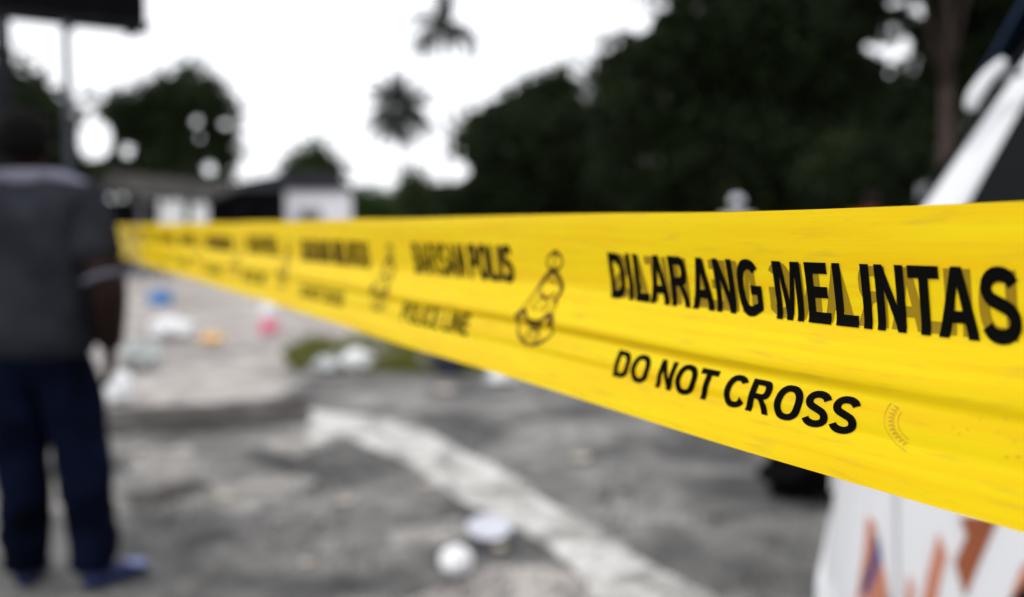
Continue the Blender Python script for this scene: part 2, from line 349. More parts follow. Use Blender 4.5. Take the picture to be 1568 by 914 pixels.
# ------------------------------------------------------------------ buildings
def box(bm, x0, x1, y0, y1, z0, z1, bev=0):
    r = bmesh.ops.create_cube(bm, size=1)
    for v in r['verts']: v.co = Vector((x0 + (v.co.x + .5) * (x1 - x0), y0 + (v.co.y + .5) * (y1 - y0), z0 + (v.co.z + .5) * (z1 - z0)))
    if bev:
        es = list({e for v in r['verts'] for e in v.link_edges}); bmesh.ops.bevel(bm, geom=es, offset=bev, segments=2, affect='EDGES')
def house():
    D = 40; k = D / FPX; X = lambda x: at(x, HOR, D).x; Z = lambda y: at(400, y, D).z
    c = X(430); r = empty('house', (c, D, 0), R(10)); tag(r, 'single storey house with dark hipped roof and a white end wall', 'house')
    x0, x1, xm = X(315) - c, X(543) - c, X(438) - c; ze = Z(291)
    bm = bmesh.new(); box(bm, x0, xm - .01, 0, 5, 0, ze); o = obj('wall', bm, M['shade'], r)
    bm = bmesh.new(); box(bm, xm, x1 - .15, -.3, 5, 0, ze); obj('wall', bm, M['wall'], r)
    bm = bmesh.new()                                        # hipped roof with eaves
    e = .35; V = [(x0 - e, -.45, ze), (x1 + e * .3, -.45, ze), (x1 + e * .3, 5.6, ze), (x0 - e, 5.6, ze), (X(440) - c, 2.2, Z(258)), (X(505) - c, 2.2, Z(258)), (X(360) - c, 2.2, Z(275))]
    vs = [bm.verts.new(v) for v in V]
    for f in ((0, 1, 5, 4, 6), (1, 2, 5), (2, 3, 6, 4, 5), (3, 0, 6), (3, 2, 1, 0)): bm.faces.new([vs[i] for i in f])
    obj('roof', bm, M['roof'], r)
    for xx in (355, 395):
        bm = bmesh.new(); box(bm, X(xx) - c - .35, X(xx) - c + .35, -.05, -.003, .9, 2.0); w = obj('window', bm, M['steel'], r)
        bm = bmesh.new(); box(bm, X(xx) - c - .3, X(xx) - c + .3, -.07, -.053, .95, 1.95); obj('pane', bm, M['glass'], w)
    bm = bmesh.new(); box(bm, xm + .5, xm + 1.4, -.33, -.303, 0, 2.05); d = obj('door', bm, M['grey'], r)
    bm = bmesh.new(); box(bm, xm + 1.25, xm + 1.32, -.37, -.333, 1.0, 1.1); obj('handle', bm, M['steel'], d)
house()
def shed():
    D = 28; X = lambda x: at(x, HOR, D).x; Z = lambda y: at(220, y, D).z
    c = X(220); r = empty('shed', (c, D, 0)); tag(r, 'low open shed with weathered sloping tin roof behind the tape', 'shed')
    bm = bmesh.new(); V = []
    for t in range(25):
        x = X(70) - c + (X(335) - X(70)) * t / 24; z = Z(268) + (Z(296) - Z(268)) * t / 24 + .03 * (t % 2)
        V.append([bm.verts.new((x, -1.2, z - .25)), bm.verts.new((x, 3, z + .35))])
    for a, b in zip(V, V[1:]): bm.faces.new((a[0], b[0], b[1], a[1]))
    o = obj('roof', bm, M['tin'], r); md = o.modifiers.new('s', 'SOLIDIFY'); md.thickness = .05
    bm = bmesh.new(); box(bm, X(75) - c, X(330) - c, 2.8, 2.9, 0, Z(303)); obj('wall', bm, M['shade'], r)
    for xx in (78, 160, 236, 328):
        bm = bmesh.new(); box(bm, X(xx) - c - .06, X(xx) - c + .06, -1, -.88, 0, Z(300)); obj('post', bm, M['grey'], r)
shed()
# two white upright boards under the shed
for (x, w, h, lb) in ((263, 40, 308, 'wider of the two white sheets hanging at the shed front'), (306, 27, 312, 'narrower of the two white sheets hanging at the shed front')):
    D = 26.4; c = at(x, HOR, D); zt = at(x, h, D).z; hw = w / 2 * D / FPX
    bm = bmesh.new(); n = 14
    g = [[bm.verts.new((-hw + 2 * hw * i / n, .05 * math.sin(i * 1.3) + .03 * math.sin(j), zt * (1 - .5 * j / 8) + (.06 * math.sin(i * .9) if j == 0 else 0))) for i in range(n + 1)] for j in range(9)]
    for j in range(8):
        for i in range(n): bm.faces.new((g[j][i], g[j][i + 1], g[j + 1][i + 1], g[j + 1][i]))
    o = obj('tarpaulin', bm, M['bag'], None, True); o.location = (c.x, D, 0); o.modifiers.new('s', 'SOLIDIFY').thickness = .01
    tag(o, lb, 'tarpaulin', 'white sheets at the shed front')

# ------------------------------------------------------------------ signboard on posts
PD = 8.3
c = at(110, HOR, PD); sb = empty('signboard', (c.x, c.y, 0)); tag(sb, 'large black signboard on steel posts at the top left corner', 'signboard')
a = at(0, 20, 8.1) - sb.location; b = at(222, 47, 8.75) - sb.location; zb = (a.z + b.z) / 2 - 0
d = (b - a); d.z = 0; d.normalize(); nrm = Vector((-d.y, d.x, 0))
def frame_pts(u, w, z): return b * 1 + d * u + nrm * w
def sbox(name, u0, u1, w0, w1, z0, z1, m, par):
    bm = bmesh.new(); r = bmesh.ops.create_cube(bm, size=1)
    for v in r['verts']:
        u = u0 + (v.co.x + .5) * (u1 - u0); w = w0 + (v.co.y + .5) * (w1 - w0); z = z0 + (v.co.z + .5) * (z1 - z0)
        p = b + d * u + nrm * w; v.co = Vector((p.x, p.y, z))
    bmesh.ops.bevel(bm, geom=list(bm.edges), offset=.008, segments=1, affect='EDGES')
    return obj(name, bm, m, par)
Zb = at(222, 47, 8.75).z
sbox('panel', -4.2, 0, -.06, .06, Zb + .06, Zb + 2.0, M['black'], sb)
sbox('frame', -4.23, .03, -.09, .09, Zb - .02, Zb + .05, M['steel'], sb)
for u in (-.12, -.62, -1.5): sbox('bracket', u - .035, u + .035, -.05, .05, Zb - .07, Zb - .018, M['steel'], sb)
bm = bmesh.new(); tube(bm, [(0, 0, 0), (0, 0, 1), (0, 0, 2), (0, 0, Zb - .021)], [.034] * 4, 14); p2 = obj('post', bm, M['zinc'], sb, True)
bm = bmesh.new(); q = at(13, HOR, 8.0) - sb.location; tube(bm, [(q.x, q.y, 0), (q.x, q.y, 1), (q.x, q.y, 2), (q.x, q.y, Zb - .021)], [.062] * 4, 14); obj('post', bm, M['steel'], sb, True)
bm = bmesh.new(); tube(bm, [(0, 0, 0), (0, 0, .04)], [.10, .09], 14); obj('base_plate', bm, M['zinc'], sb)
bm = bmesh.new(); tube(bm, [(q.x, q.y, 0), (q.x, q.y, .04)], [.14, .13], 14); obj('base_plate', bm, M['steel'], sb)

# ------------------------------------------------------------------ people
def skin_mesh(V, E, Rr, sub=2, root=0):
    me = bpy.data.meshes.new('t'); me.from_pydata(V, E, []); o = bpy.data.objects.new('t', me); COL.objects.link(o)
    md = o.modifiers.new('k', 'SKIN'); md.use_smooth_shade = True
    for i, v in enumerate(me.skin_vertices[0].data):
        r = Rr[i]; v.radius = (r, r) if not isinstance(r, tuple) else r; v.use_root = (i == root)
    s = o.modifiers.new('s', 'SUBSURF'); s.levels = sub; s.render_levels = sub
    dg = bpy.context.evaluated_depsgraph_get(); out = bpy.data.meshes.new_from_object(o.evaluated_get(dg))
    bpy.data.objects.remove(o); return out
def chain(pts, rad, sub=2): return skin_mesh(pts, [(i, i + 1) for i in range(len(pts) - 1)], rad, sub)
def lathe_bm(bm, prof, c=(0, 0, 0), seg=20, sx=1, sy=1):
    rings = [[bm.verts.new((c[0] + r * sx * math.cos(2 * math.pi * k / seg), c[1] + r * sy * math.sin(2 * math.pi * k / seg), c[2] + z)) for k in range(seg)] for r, z in prof]
    for a, b in zip(rings, rings[1:]):
        for k in range(seg): bm.faces.new((a[k], a[(k + 1) % seg], b[(k + 1) % seg], b[k]))
    bm.faces.new(rings[0]); bm.faces.new(rings[-1])
def join(ms):
    bm = bmesh.new()
    for m in ms: bm.from_mesh(m)
    return bm
def head(hc, yaw=0):                            # faces +Y
    bm = bmesh.new(); bmesh.ops.create_uvsphere(bm, u_segments=28, v_segments=20, radius=1)
    for v in bm.verts:
        x, y, z = v.co
        w = .074 * (1 - .22 * max(0, -z) ** 1.5); dpt = .094 * (1 - .12 * max(0, -z))
        fx, fy, fz = x * w, y * dpt + .006, z * .115
        if y > .5 and abs(x) < .22 and -.35 < z < .12: fy += .020 * (1 - abs(x) / .22) * (1 - (z + .35) / .6)      # nose
        if y > .5 and abs(abs(x) - .38) < .2 and -.02 < z < .2: fy -= .008                                      # eye sockets
        if y > .5 and abs(x) < .35 and -.58 < z < -.42: fy += .005                                              # lips
        v.co = (fx, fy, fz)
    for s in (-1, 1):
        r = bmesh.ops.create_uvsphere(bm, u_segments=10, v_segments=8, radius=1)
        for v in r['verts']: v.co = Vector((s * (.077 + v.co.x * .010), -.005 + v.co.y * .020 + v.co.z * -.006, -.012 + v.co.z * .033))
    bmesh.ops.transform(bm, matrix=Matrix.Translation(hc) @ Matrix.Rotation(yaw, 4, 'Z'), verts=bm.verts)
    me = bpy.data.meshes.new('h'); bm.to_mesh(me); bm.free(); return me
def hand(w, d, s):                               # w wrist, d pointing direction, s=+1 right hand; slightly curled fingers
    w, d = Vector(w), Vector(d).normalized(); n = Vector((s, 0, 0)); fw = d.cross(n).normalized()
    if fw.y < 0: fw = -fw                        # thumb side faces forward
    ms = [chain([tuple(w - d * .03), tuple(w + d * .02), tuple(w + d * .055), tuple(w + d * .085)], [(.022, .022), (.022, .030), (.020, .038), (.017, .036)], 2)]
    inn = -n
    for i, L in enumerate((.070, .078, .072, .058)):
        o = w + d * .08 + fw * (.028 - .019 * i)
        ms.append(chain([tuple(o - d * .02), tuple(o + d * L * .45 + inn * .004), tuple(o + d * L * .78 + inn * .016), tuple(o + d * L + inn * .034)], [.0095, .009, .0085, .007], 1))
    o = w + d * .03 + fw * .022
    ms.append(chain([tuple(o), tuple(o + fw * .022 + d * .025), tuple(o + fw * .030 + d * .052 + inn * .012), tuple(o + fw * .028 + d * .072 + inn * .02)], [.012, .011, .010, .008], 1))
    return ms
def person(label, loc, rz, J, mats, group=None, cap=None, collar=True):
    root = empty('person', loc, rz); tag(root, label, 'person', group)
    hc = Vector(J['head'])
    body = [skin_mesh([(0, 0, .93), (0, 0, 1.12), (0, .0, 1.32), (0, -.01, 1.44), (0, 0, 1.50), hc + Vector((0, -.01, -.05)),
                       J['shR'], J['elR'], J['wrR'], J['shL'], J['elL'], J['wrL'],
                       J['hipR'], J['knR'], J['anR'], J['hipL'], J['knL'], J['anL']],
                      [(0, 1), (1, 2), (2, 3), (3, 4), (4, 5), (3, 6), (6, 7), (7, 8), (3, 9), (9, 10), (10, 11), (0, 12), (12, 13), (13, 14), (0, 15), (15, 16), (16, 17)],
                      [(.13, .09), (.13, .09), (.14, .10), .08, .055, .05, .070, .066, .044, .070, .066, .044, .075, .062, .042, .075, .062, .042])]
    body.append(head(hc))
    for s, e, w in ((1, 'elR', 'wrR'), (-1, 'elL', 'wrL')): body += hand(J[w], Vector(J[w]) - Vector(J[e]), s)
    obj('body', join(body), M[mats['skin']], root, True)
    mid = lambda a, b, t: tuple(Vector(a).lerp(Vector(b), t))
    # shirt: torso tube with short sleeves
    V = [(0, 0, .815), (0, 0, 1.0), (0, 0, 1.18), (0, -.005, 1.32), (0, -.01, 1.42), (0, -.01, 1.46), J['shR'], mid(J['shR'], J['elR'], .42), mid(J['shR'], J['elR'], .78), J['shL'], mid(J['shL'], J['elL'], .42), mid(J['shL'], J['elL'], .78)]
    sh = skin_mesh(V, [(0, 1), (1, 2), (2, 3), (3, 4), (4, 5), (4, 6), (6, 7), (7, 8), (4, 9), (9, 10), (10, 11)],
                   [(.225, .165), (.215, .155), (.215, .155), (.22, .155), (.15, .12), (.080, .080), .100, .092, .088, .100, .092, .088], 2)
    bmS = join([sh]); bmS.normal_update()
    for v in bmS.verts:
        q = v.co; amp = .010 * min(1, max(0, (1.45 - q.z) / .3))
        v.co = q + v.normal * amp * (noise.noise(Vector((q.x * 7 + q.z * 5, q.y * 7, q.z * 11 - q.x * 6))) + .5 * noise.noise(Vector((q.x * 16, q.y * 9, q.z * 24))))
    so_ = obj('shirt', bmS, M[mats['shirt']], root, True)
    if mats.get('trim'):
        # pale yoke seams over the shoulders; pale rings added as bright spots at the sleeves
        for s, a in ((1, 'shR'), (-1, 'shL')):
            p = Vector(J[a]); q = (s * .055, -.02, 1.52)
            obj('shoulder_piping', join([chain([q, (s * .12, -.02, 1.508), (s * .19, -.015, 1.475), (p.x + s * .055, p.y, p.z + .03)], [(.030, .030), (.026, .026), (.026, .026), (.022, .022)], 2)]), M[mats['trim']], so_, True)
        for s, a, e_ in ((1, 'shR', 'elR'), (-1, 'shL', 'elL')):
            a0, a1 = Vector(mid(J[a], J[e_], .84)), Vector(mid(J[a], J[e_], .93))
            obj('sleeve_bright_ring', join([chain([tuple(a0), tuple(a0.lerp(a1, .5)), tuple(a1)], [.084, .086, .082], 2)]), M[mats['trim']], so_, True)
    if collar:
        bm = bmesh.new(); lathe_bm(bm, [(.080, 0), (.082, .02), (.074, .05), (.066, .055), (.064, .02)], (0, -.005, 1.485), 24, 1, .95); obj('collar', bm, M[mats.get('trim') or mats['shirt']], so_, True)
    # trousers
    V = [(0, 0, .97), (0, 0, .88), J['hipR'], mid(J['hipR'], J['knR'], .5), J['knR'], mid(J['knR'], J['anR'], .5), (J['anR'][0], J['anR'][1], .045), J['hipL'], mid(J['hipL'], J['knL'], .5), J['knL'], mid(J['knL'], J['anL'], .5), (J['anL'][0], J['anL'][1], .045)]
    tr = skin_mesh(V, [(0, 1), (1, 2), (2, 3), (3, 4), (4, 5), (5, 6), (1, 7), (7, 8), (8, 9), (9, 10), (10, 11)],
                   [(.185, .135), (.19, .145), .122, .112, .098, .090, .086, .122, .112, .098, .090, .086], 2)
    bmT = join([tr]); bmT.normal_update()
    for v in bmT.verts:
        q = v.co; v.co = q + v.normal * (.012 * noise.noise(Vector((q.x * 9, q.y * 8, q.z * 13))) + .010 * noise.noise(Vector((q.x * 5 + 3, q.y * 5, q.z * 30))) * (1 if q.z < .25 else .4))
    obj('trousers', bmT, M[mats['trousers']], root, True)
    for s, k in ((1, 'R'), (-1, 'L')):
        an = Vector(J['an' + k]); t = Vector(J['toe' + k]).normalized(); u = Vector((an.x, an.y, 0))
        sh = chain([tuple(u - t * .06 + Vector((0, 0, .05))), tuple(u + t * .02 + Vector((0, 0, .055))), tuple(u + t * .11 + Vector((0, 0, .042))), tuple(u + t * .20 + Vector((0, 0, .033)))], [(.040, .042), (.045, .050), (.046, .038), (.036, .028)], 2)
        x = obj('shoe', join([sh]), M[mats['shoe']], root, True)
        if mats.get('shoe2') and k == 'R':
            bm = join([chain([tuple(u + t * .10 + Vector((0, 0, .062))), tuple(u + t * .15 + Vector((0, 0, .050))), tuple(u + t * .205 + Vector((0, 0, .042)))], [(.034, .028), (.038, .03), (.03, .022)], 2)])
            obj('toe_cap', bm, M[mats['shoe2']], x, True)
    # hair
    bm = bmesh.new(); bmesh.ops.create_uvsphere(bm, u_segments=36, v_segments=26, radius=1)
    dele = []
    for v in bm.verts:
        x, y, z = v.co; jn = 1 + .05 * noise.noise(v.co * 6)
        v.co = Vector((x * .096 * jn, y * .112 * jn - .008, z * .124 * jn + .012)) + hc
        if (y > .35 and z < .45) or z < -.5 or (y > -.1 and z < -.05): dele.append(v)
    bmesh.ops.delete(bm, geom=dele, context='VERTS')
    h = obj('hair', bm, M['hair'], root, True); h.modifiers.new('s', 'SOLIDIFY').thickness = .012
    if cap:
        bm = bmesh.new(); lathe_bm(bm, [(.104, 0), (.106, .03), (.094, .075), (.06, .105), (.01, .115)], (hc.x, hc.y - .005, hc.z + .025), 24, .93, 1.08)
        v0 = []
        obj('cap', bm, M[cap], root, True)
        bm = bmesh.new(); vs = []
        for k in range(13):
            a = math.pi * k / 12; vs.append(bm.verts.new((hc.x + .075 * math.cos(a), hc.y + .07 + .085 * math.sin(a), hc.z + .028)))
        bm.faces.new(vs); o = obj('cap_peak', bm, M[cap], root); o.modifiers.new('s', 'SOLIDIFY').thickness = .006
    return root
k = 1 / 423
Jm = dict(head=(-.025, .02, 1.625), shR=(.175, -.01, 1.42), elR=(.275, -.06, 1.12), wrR=(.235, .03, .88), shL=(-.175, -.01, 1.42), elL=(-.27, -.03, 1.13), wrL=(-.25, .05, .88),
          hipR=(.095, 0, .86), knR=(.135, .02, .47), anR=(.185, -.02, .09), hipL=(-.095, 0, .86), knL=(-.075, .02, .47), anL=(-.065, 0, .09), toeR=(.55, .8, 0), toeL=(-.15, 1, 0))
mp = gr(70, 901)
person('man seen from behind in charcoal polo shirt and dark blue jeans', (mp.x, mp.y, 0), 0, Jm, dict(skin='skin', shirt='shirt', trim='shirtl', trousers='jean', shoe='shoe', shoe2='shoel')).scale = (1.04, 1.04, .975)
Js = dict(head=(0, .02, 1.62), shR=(.175, 0, 1.42), elR=(.23, 0, 1.13), wrR=(.23, .06, .88), shL=(-.175, 0, 1.42), elL=(-.23, 0, 1.13), wrL=(-.23, .06, .88),
          hipR=(.095, 0, .86), knR=(.11, .02, .47), anR=(.12, 0, .09), hipL=(-.095, 0, .86), knL=(-.11, .02, .47), anL=(-.12, 0, .09), toeR=(.2, 1, 0), toeL=(-.2, 1, 0))
p = at(1128, HOR, 14.5); person('distant person in a white cap, only the head showing above the tape', (p.x, p.y, 0), R(160), Js, dict(skin='skin', shirt='wshirt', trousers='jean', shoe='shoe'), cap='wshirt')
p = at(1332, HOR, 11.5); person('distant bare-headed person in maroon, just left of the white van above the tape', (p.x, p.y, -.02), R(170), Js, dict(skin='skin', shirt='rshirt', trousers='jean', shoe='shoe'))

# ------------------------------------------------------------------ white van at the right
A = R(21); hd = Vector((-math.cos(A), math.sin(A), 0)); lat = Vector((math.sin(A), math.cos(A), 0))
P0 = at(1428, HOR, 2.0); P0.z = 0
van = empty('van', (P0.x, P0.y, 0)); van.rotation_euler.z = math.atan2(hd.y, hd.x)   # local +X = forward, local -Y = far side
tag(van, 'white flat-nosed van with orange and blue livery stripes at the right edge', 'van')
WV = 1.55
def Lv(t, w, z): return Vector((t, -w, z))       # t forward, w across (0 near side, WV far side)
prof = [(.165, .30), (.190, .40), (.195, .55), (.180, .72), (.170, .90), (.166, 1.02), (.155, 1.12), (-.31, 1.87), (-.42, 1.93), (-.62, 1.98), (-3.6, 1.98), (-3.75, 1.90), (-3.82, 1.0), (-3.84, .45), (-3.80, .30)]
def arch(tc, r): return [(tc + r * math.cos(t), .30 + .03 + r * math.sin(t)) for t in [math.pi * i / 16 for i in range(17)]]
fa = arch(-.60, .44); ra = arch(-3.0, .42)
outl = prof + [(x, z) for x, z in reversed([(x, z) for x, z in ra])] + list(reversed(fa))
bm = bmesh.new(); secs = []
for w, ins in ((.0, .0), (0.0, .0), (WV, 0)):
    pass
def inset(p, k):                                  # tumblehome: the cabin leans inwards above the belt line
    return max(0, p[1] - 1.05) * .12 * k
N = len(outl); rows = []
for w, k_, sh in ((0, 1, .05), (.05, 1, 0), (WV - .05, -1, 0), (WV, -1, .05)):
    row = []
    for (t, z) in outl:
        tt, zz = t, z
        if sh:                                    # round the corners where side meets nose, roof and tail
            if t > .05 and z < 1.15 or (z > 1.05 and t > -.45): tt -= sh
            if z > 1.9: zz -= sh * .8
            if t < -3.6: tt += sh
        row.append(bm.verts.new(Lv(tt, w + inset((t, z), k_), zz)))
    rows.append(row)
for a_, b_ in zip(rows, rows[1:]):
    for i in range(N): bm.faces.new((a_[i], a_[(i + 1) % N], b_[(i + 1) % N], b_[i]))
bm.faces.new(rows[0]); bm.faces.new(list(reversed(rows[-1])))
body = obj('body', bm, M['white'], van, True)
md = body.modifiers.new('b', 'BEVEL'); md.width = .018; md.segments = 3; md.limit_method = 'ANGLE'; md.angle_limit = R(35)
wn_ = body.modifiers.new('n', 'WEIGHTED_NORMAL')
def side_panel(name, pts, m, off=.004, par=None, w=0, th=.006):
    v = [Lv(t, w + inset((t, z), 1 if w < .5 else -1) + (-off if w < .5 else off), z) for t, z in pts]
    v2 = [Lv(t, w + inset((t, z), 1 if w < .5 else -1) + (-off + th if w < .5 else off - th), z) for t, z in pts]
    bm = bmesh.new(); a = [bm.verts.new(p) for p in v]; b2 = [bm.verts.new(p) for p in v2]; n = len(a)
    bm.faces.new(a); bm.faces.new(list(reversed(b2)))
    for i in range(n): bm.faces.new((a[i], b2[i], b2[(i + 1) % n], a[(i + 1) % n]))
    return obj(name, bm, m, par or van)
for w in (0, WV):
    side_panel('side_window', [(.03, 1.12), (.03, 1.15), (-.295, 1.82), (-.95, 1.82), (-.95, 1.12)], M['glass'], w=w)
    side_panel('side_window', [(-1.05, 1.12), (-1.05, 1.82), (-2.2, 1.82), (-2.2, 1.12)], M['glass'], w=w)
    side_panel('side_window', [(-2.3, 1.12), (-2.3, 1.82), (-3.5, 1.82), (-3.5, 1.12)], M['glass'], w=w)
# windscreen with tinted top band
def quad(name, p, m, th=.008, par=None):
    bm = bmesh.new(); a = [bm.verts.new(x) for x in p]; f = bm.faces.new(a); bm.normal_update(); n = f.normal.copy()
    o = obj(name, bm, m, par or van); s = o.modifiers.new('s', 'SOLIDIFY'); s.thickness = th; s.offset = 0; return o
def scr(u, w): return Lv(.155 - .465 * u + .008, w, 1.12 + .75 * u + .008)
quad('windscreen', [scr(.03, .09), scr(.03, WV - .09), scr(.93, WV - .17), scr(.93, .17)], M['glass'])
# far side mirror and near wiper, bumper, lamps, wheels, handle
def vbox(name, t0, t1, w0, w1, z0, z1, m, bev=.02, par=None):
    bm = bmesh.new(); box(bm, t0, t1, -w1, -w0, z0, z1)
    bmesh.ops.bevel(bm, geom=list(bm.edges), offset=bev, segments=3, affect='EDGES'); return obj(name, bm, m, par or van, True)
vbox('bumper', .12, .212, .03, WV - .03, .34, .56, M['white'], .03)
for w0 in (.10, WV - .34): vbox('headlight', .15, .190, w0, w0 + .24, .70, .86, M['cup'], .015)
vbox('grille', .15, .187, .42, WV - .42, .66, .84, M['steel'], .01)
mn = chain([(-.16, -.02, 1.60), (-.13, -.03, 1.60), (-.09, -.03, 1.585)], [.008, .008, .008], 1); ma_ = obj('mirror_arm', join([mn]), M['grey'], van, True)
obj('mirror_housing', join([chain([(-.125, -.03, 1.63), (-.095, -.03, 1.60), (-.070, -.03, 1.56), (-.062, -.03, 1.53)], [.009, .015, .018, .012], 2)]), M['white'], ma_, True)
M['visor'] = mat('blue_tinted_visor', (.02, .06, .15), rough=.3, spec=.2)
bm = bmesh.new(); a_ = [bm.verts.new(Lv(t_, w_, z_)) for t_, w_, z_ in ((-.315, .2, 1.86), (-.315, WV - .12, 1.86), (-.17, WV - .10, 1.79), (-.17, .18, 1.79))]; bm.faces.new(a_)
obj('sun_visor', bm, M['visor'], van).modifiers.new('s', 'SOLIDIFY').thickness = .012
mi = chain([(-.03, -WV - .0, 1.26), (-.03, -WV - .10, 1.30), (-.03, -WV - .16, 1.36)], [.018, .018, .02], 1); ms_ = obj('mirror_arm', join([mi]), M['grey'], van, True)
vbox('mirror_housing', -.06, .0, WV + .10, WV + .24, 1.26, 1.48, M['grey'], .03, ms_)
for tc in (-.60, -3.0):
    for w in (.02, WV - .22):
        bm = bmesh.new()
        prf = [(.19, 0), (.30, .0), (.335, .03), (.335, .17), (.30, .20), (.19, .20)]
        seg = 32; rings = [[bm.verts.new(Lv(tc + r * math.cos(6.2832 * k / seg), w + y, .335 + r * math.sin(6.2832 * k / seg))) for k in range(seg)] for r, y in prf]
        for a_, b_ in zip(rings, rings[1:]):
            for q_ in range(seg): bm.faces.new((a_[q_], a_[(q_ + 1) % seg], b_[(q_ + 1) % seg], b_[q_]))
        wh = obj('wheel', bm, M['rubber'], van, True)
        bm = bmesh.new(); prf = [(.02, .05), (.05, .03), (.13, .06), (.17, .02), (.195, .01), (.195, .19), (.02, .17)]
        rings = [[bm.verts.new(Lv(tc + r * math.cos(6.2832 * k / seg), w + (y if w < .5 else .2 - y), .335 + r * math.sin(6.2832 * k / seg))) for k in range(seg)] for r, y in prf]
        for a_, b_ in zip(rings, rings[1:]):
            for q_ in range(seg): bm.faces.new((a_[q_], a_[(q_ + 1) % seg], b_[(q_ + 1) % seg], b_[q_]))
        bm.faces.new(rings[0]); bm.faces.new(rings[-1]); obj('rim', bm, M['rim'], wh, True)
        # dark liner behind the wheel
        bm = bmesh.new(); pts = [(tc + .415 * math.cos(math.pi * i / 14), .33 + .415 * math.sin(math.pi * i / 14)) for i in range(15)]
        y0, y1 = (-.006, .24) if w < .5 else (WV - .24, WV + .006)
    for w in (-.006, WV + .002):
        bm = bmesh.new(); ro = [bm.verts.new(Lv(tc + .50 * math.cos(math.pi * i / 20), w, .33 + .47 * math.sin(math.pi * i / 20))) for i in range(21)]
        ri = [bm.verts.new(Lv(tc + .415 * math.cos(math.pi * i / 20), w, .33 + .415 * math.sin(math.pi * i / 20))) for i in range(21)]
        for i in range(20): bm.faces.new((ro[i], ro[i + 1], ri[i + 1], ri[i]))
        o = obj('arch_trim', bm, M['rubber'], van); o.modifiers.new('s', 'SOLIDIFY').thickness = .01
bm = bmesh.new(); box(bm, -3.6, .2, -WV + .24, -.24, .28, .36); obj('underbody', bm, M['rubber'], van)
# livery on the near side; pixel corners of the stripes turned into points on the side plane
def onside(x, y):
    r = ray(x, y); n = Vector((lat.x, lat.y, 0)); tt = (Vector((P0.x, P0.y, 0)) - Vector((0, 0, 0))).dot(n) / r.dot(n); p = CAM + r * tt
    return ((p - P0).dot(hd), p.z)
for m, px in (('orange', [(1328, 790), (1340, 800), (1338, 850), (1318, 925), (1310, 925), (1322, 850)]),
              ('blue', [(1343, 815), (1350, 850), (1340, 880), (1326, 912), (1318, 905), (1330, 860)]),
              ('orange', [(1350, 855), (1358, 890), (1362, 940), (1315, 940), (1332, 900)]),
              ('blue', [(1362, 905), (1368, 945), (1361, 945)]),
              ('orange', [(1437, 815), (1450, 850), (1440, 890), (1432, 940), (1408, 940), (1420, 880)]),
              ('orange', [(1392, 878), (1400, 900), (1396, 940), (1384, 940)]),
              ('rust', [(1470, 790), (1530, 790), (1500, 860), (1478, 915), (1462, 860), (1480, 820)]),
              ('orange', [(1566, 865), (1600, 840), (1600, 960), (1535, 960), (1550, 905)])):
    side_panel('livery_stripe', [onside(x, y) for x, y in px], M[m], .003, body)
side_panel('door_seam', [onside(x, y) for x, y in ((1370, 700), (1371.5, 700), (1377, 960), (1375, 960))], M['grey'], .002, body)
side_panel('door_handle', [(-.80, .98), (-.62, .98), (-.62, 1.015), (-.80, 1.015)], M['grey'], .03, body)

# ------------------------------------------------------------------ litter
def crumple(name, label, x, y, w, h, m, cat, seed, group=None, flat=1.0, dpt=1.0):
    p = gr(x, y); bm = bmesh.new(); bmesh.ops.create_icosphere(bm, subdivisions=4, radius=1)
    for v in bm.verts:
        n = noise.noise(v.co * 1.6 + Vector((seed, 0, 0))) * .35 + abs(noise.noise(v.co * 4 + Vector((0, seed, 0)))) * .28 - .1
        v.co = v.co * (1 + n)
        v.co = Vector((v.co.x * w / 2, v.co.y * w / 2 * dpt, max(-.0, (v.co.z * .5 + .42)) * h))
    o = obj(name, bm, M[m], None, True); o.location = (p.x, p.y, .012); tag(o, label, cat, group); return o
LG = 'crumpled plastic bags on the concrete'
crumple('plastic_bag', 'crumpled white plastic bag nearest below the blue basin', 262, 520, .50, .26, 'bag', 'plastic bag', 1, LG)
crumple('plastic_bag', 'bulging white plastic bag to the right of the man at hip height', 218, 566, .36, .30, 'greybag', 'plastic bag', 2, LG)
crumple('plastic_bag', 'white plastic bag half hidden by the man, nearest of the bags', 182, 618, .24, .24, 'bag', 'plastic bag', 3, LG)
crumple('plastic_bag', 'white plastic bag lying on the olive grass', 545, 568, .28, .20, 'bag', 'plastic bag', 4, LG)
crumple('plastic_bag', 'greyish see-through bag just left of the bag on the grass', 502, 570, .22, .15, 'greybag', 'plastic bag', 5, LG)
crumple('plastic_bag', 'white plastic bag peeping from under the tape edge, right of the grass', 768, 587, .26, .12, 'bag', 'plastic bag', 6, LG)
crumple('plastic_bag', 'navy plastic bag at the right end of the grass', 686, 574, .26, .30, 'navyp', 'plastic bag', 7, LG)
crumple('plastic_bag', 'small red plastic bag cut by the left edge behind the man', -12, 708, .16, .16, 'red', 'plastic bag', 8, LG)
crumple('plastic_bag', 'crumpled black lump under the tape, beside the nose of the van', 1232, 758, .42, .27, 'black', 'plastic bag', 9, LG)  # black lump added to fill the dark spot by the nose, no particular object
crumple('wrapper', 'small crumpled orange wrapper on the pale concrete', 325, 526, .24, .12, 'orangep', 'wrapper', 10)
crumple('cloth_scrap', 'pale rag heap behind the tape above the blue basin', 222, 418, .7, .4, 'greybag', 'rag', 12)
SG = 'small pale scraps scattered on the ground'
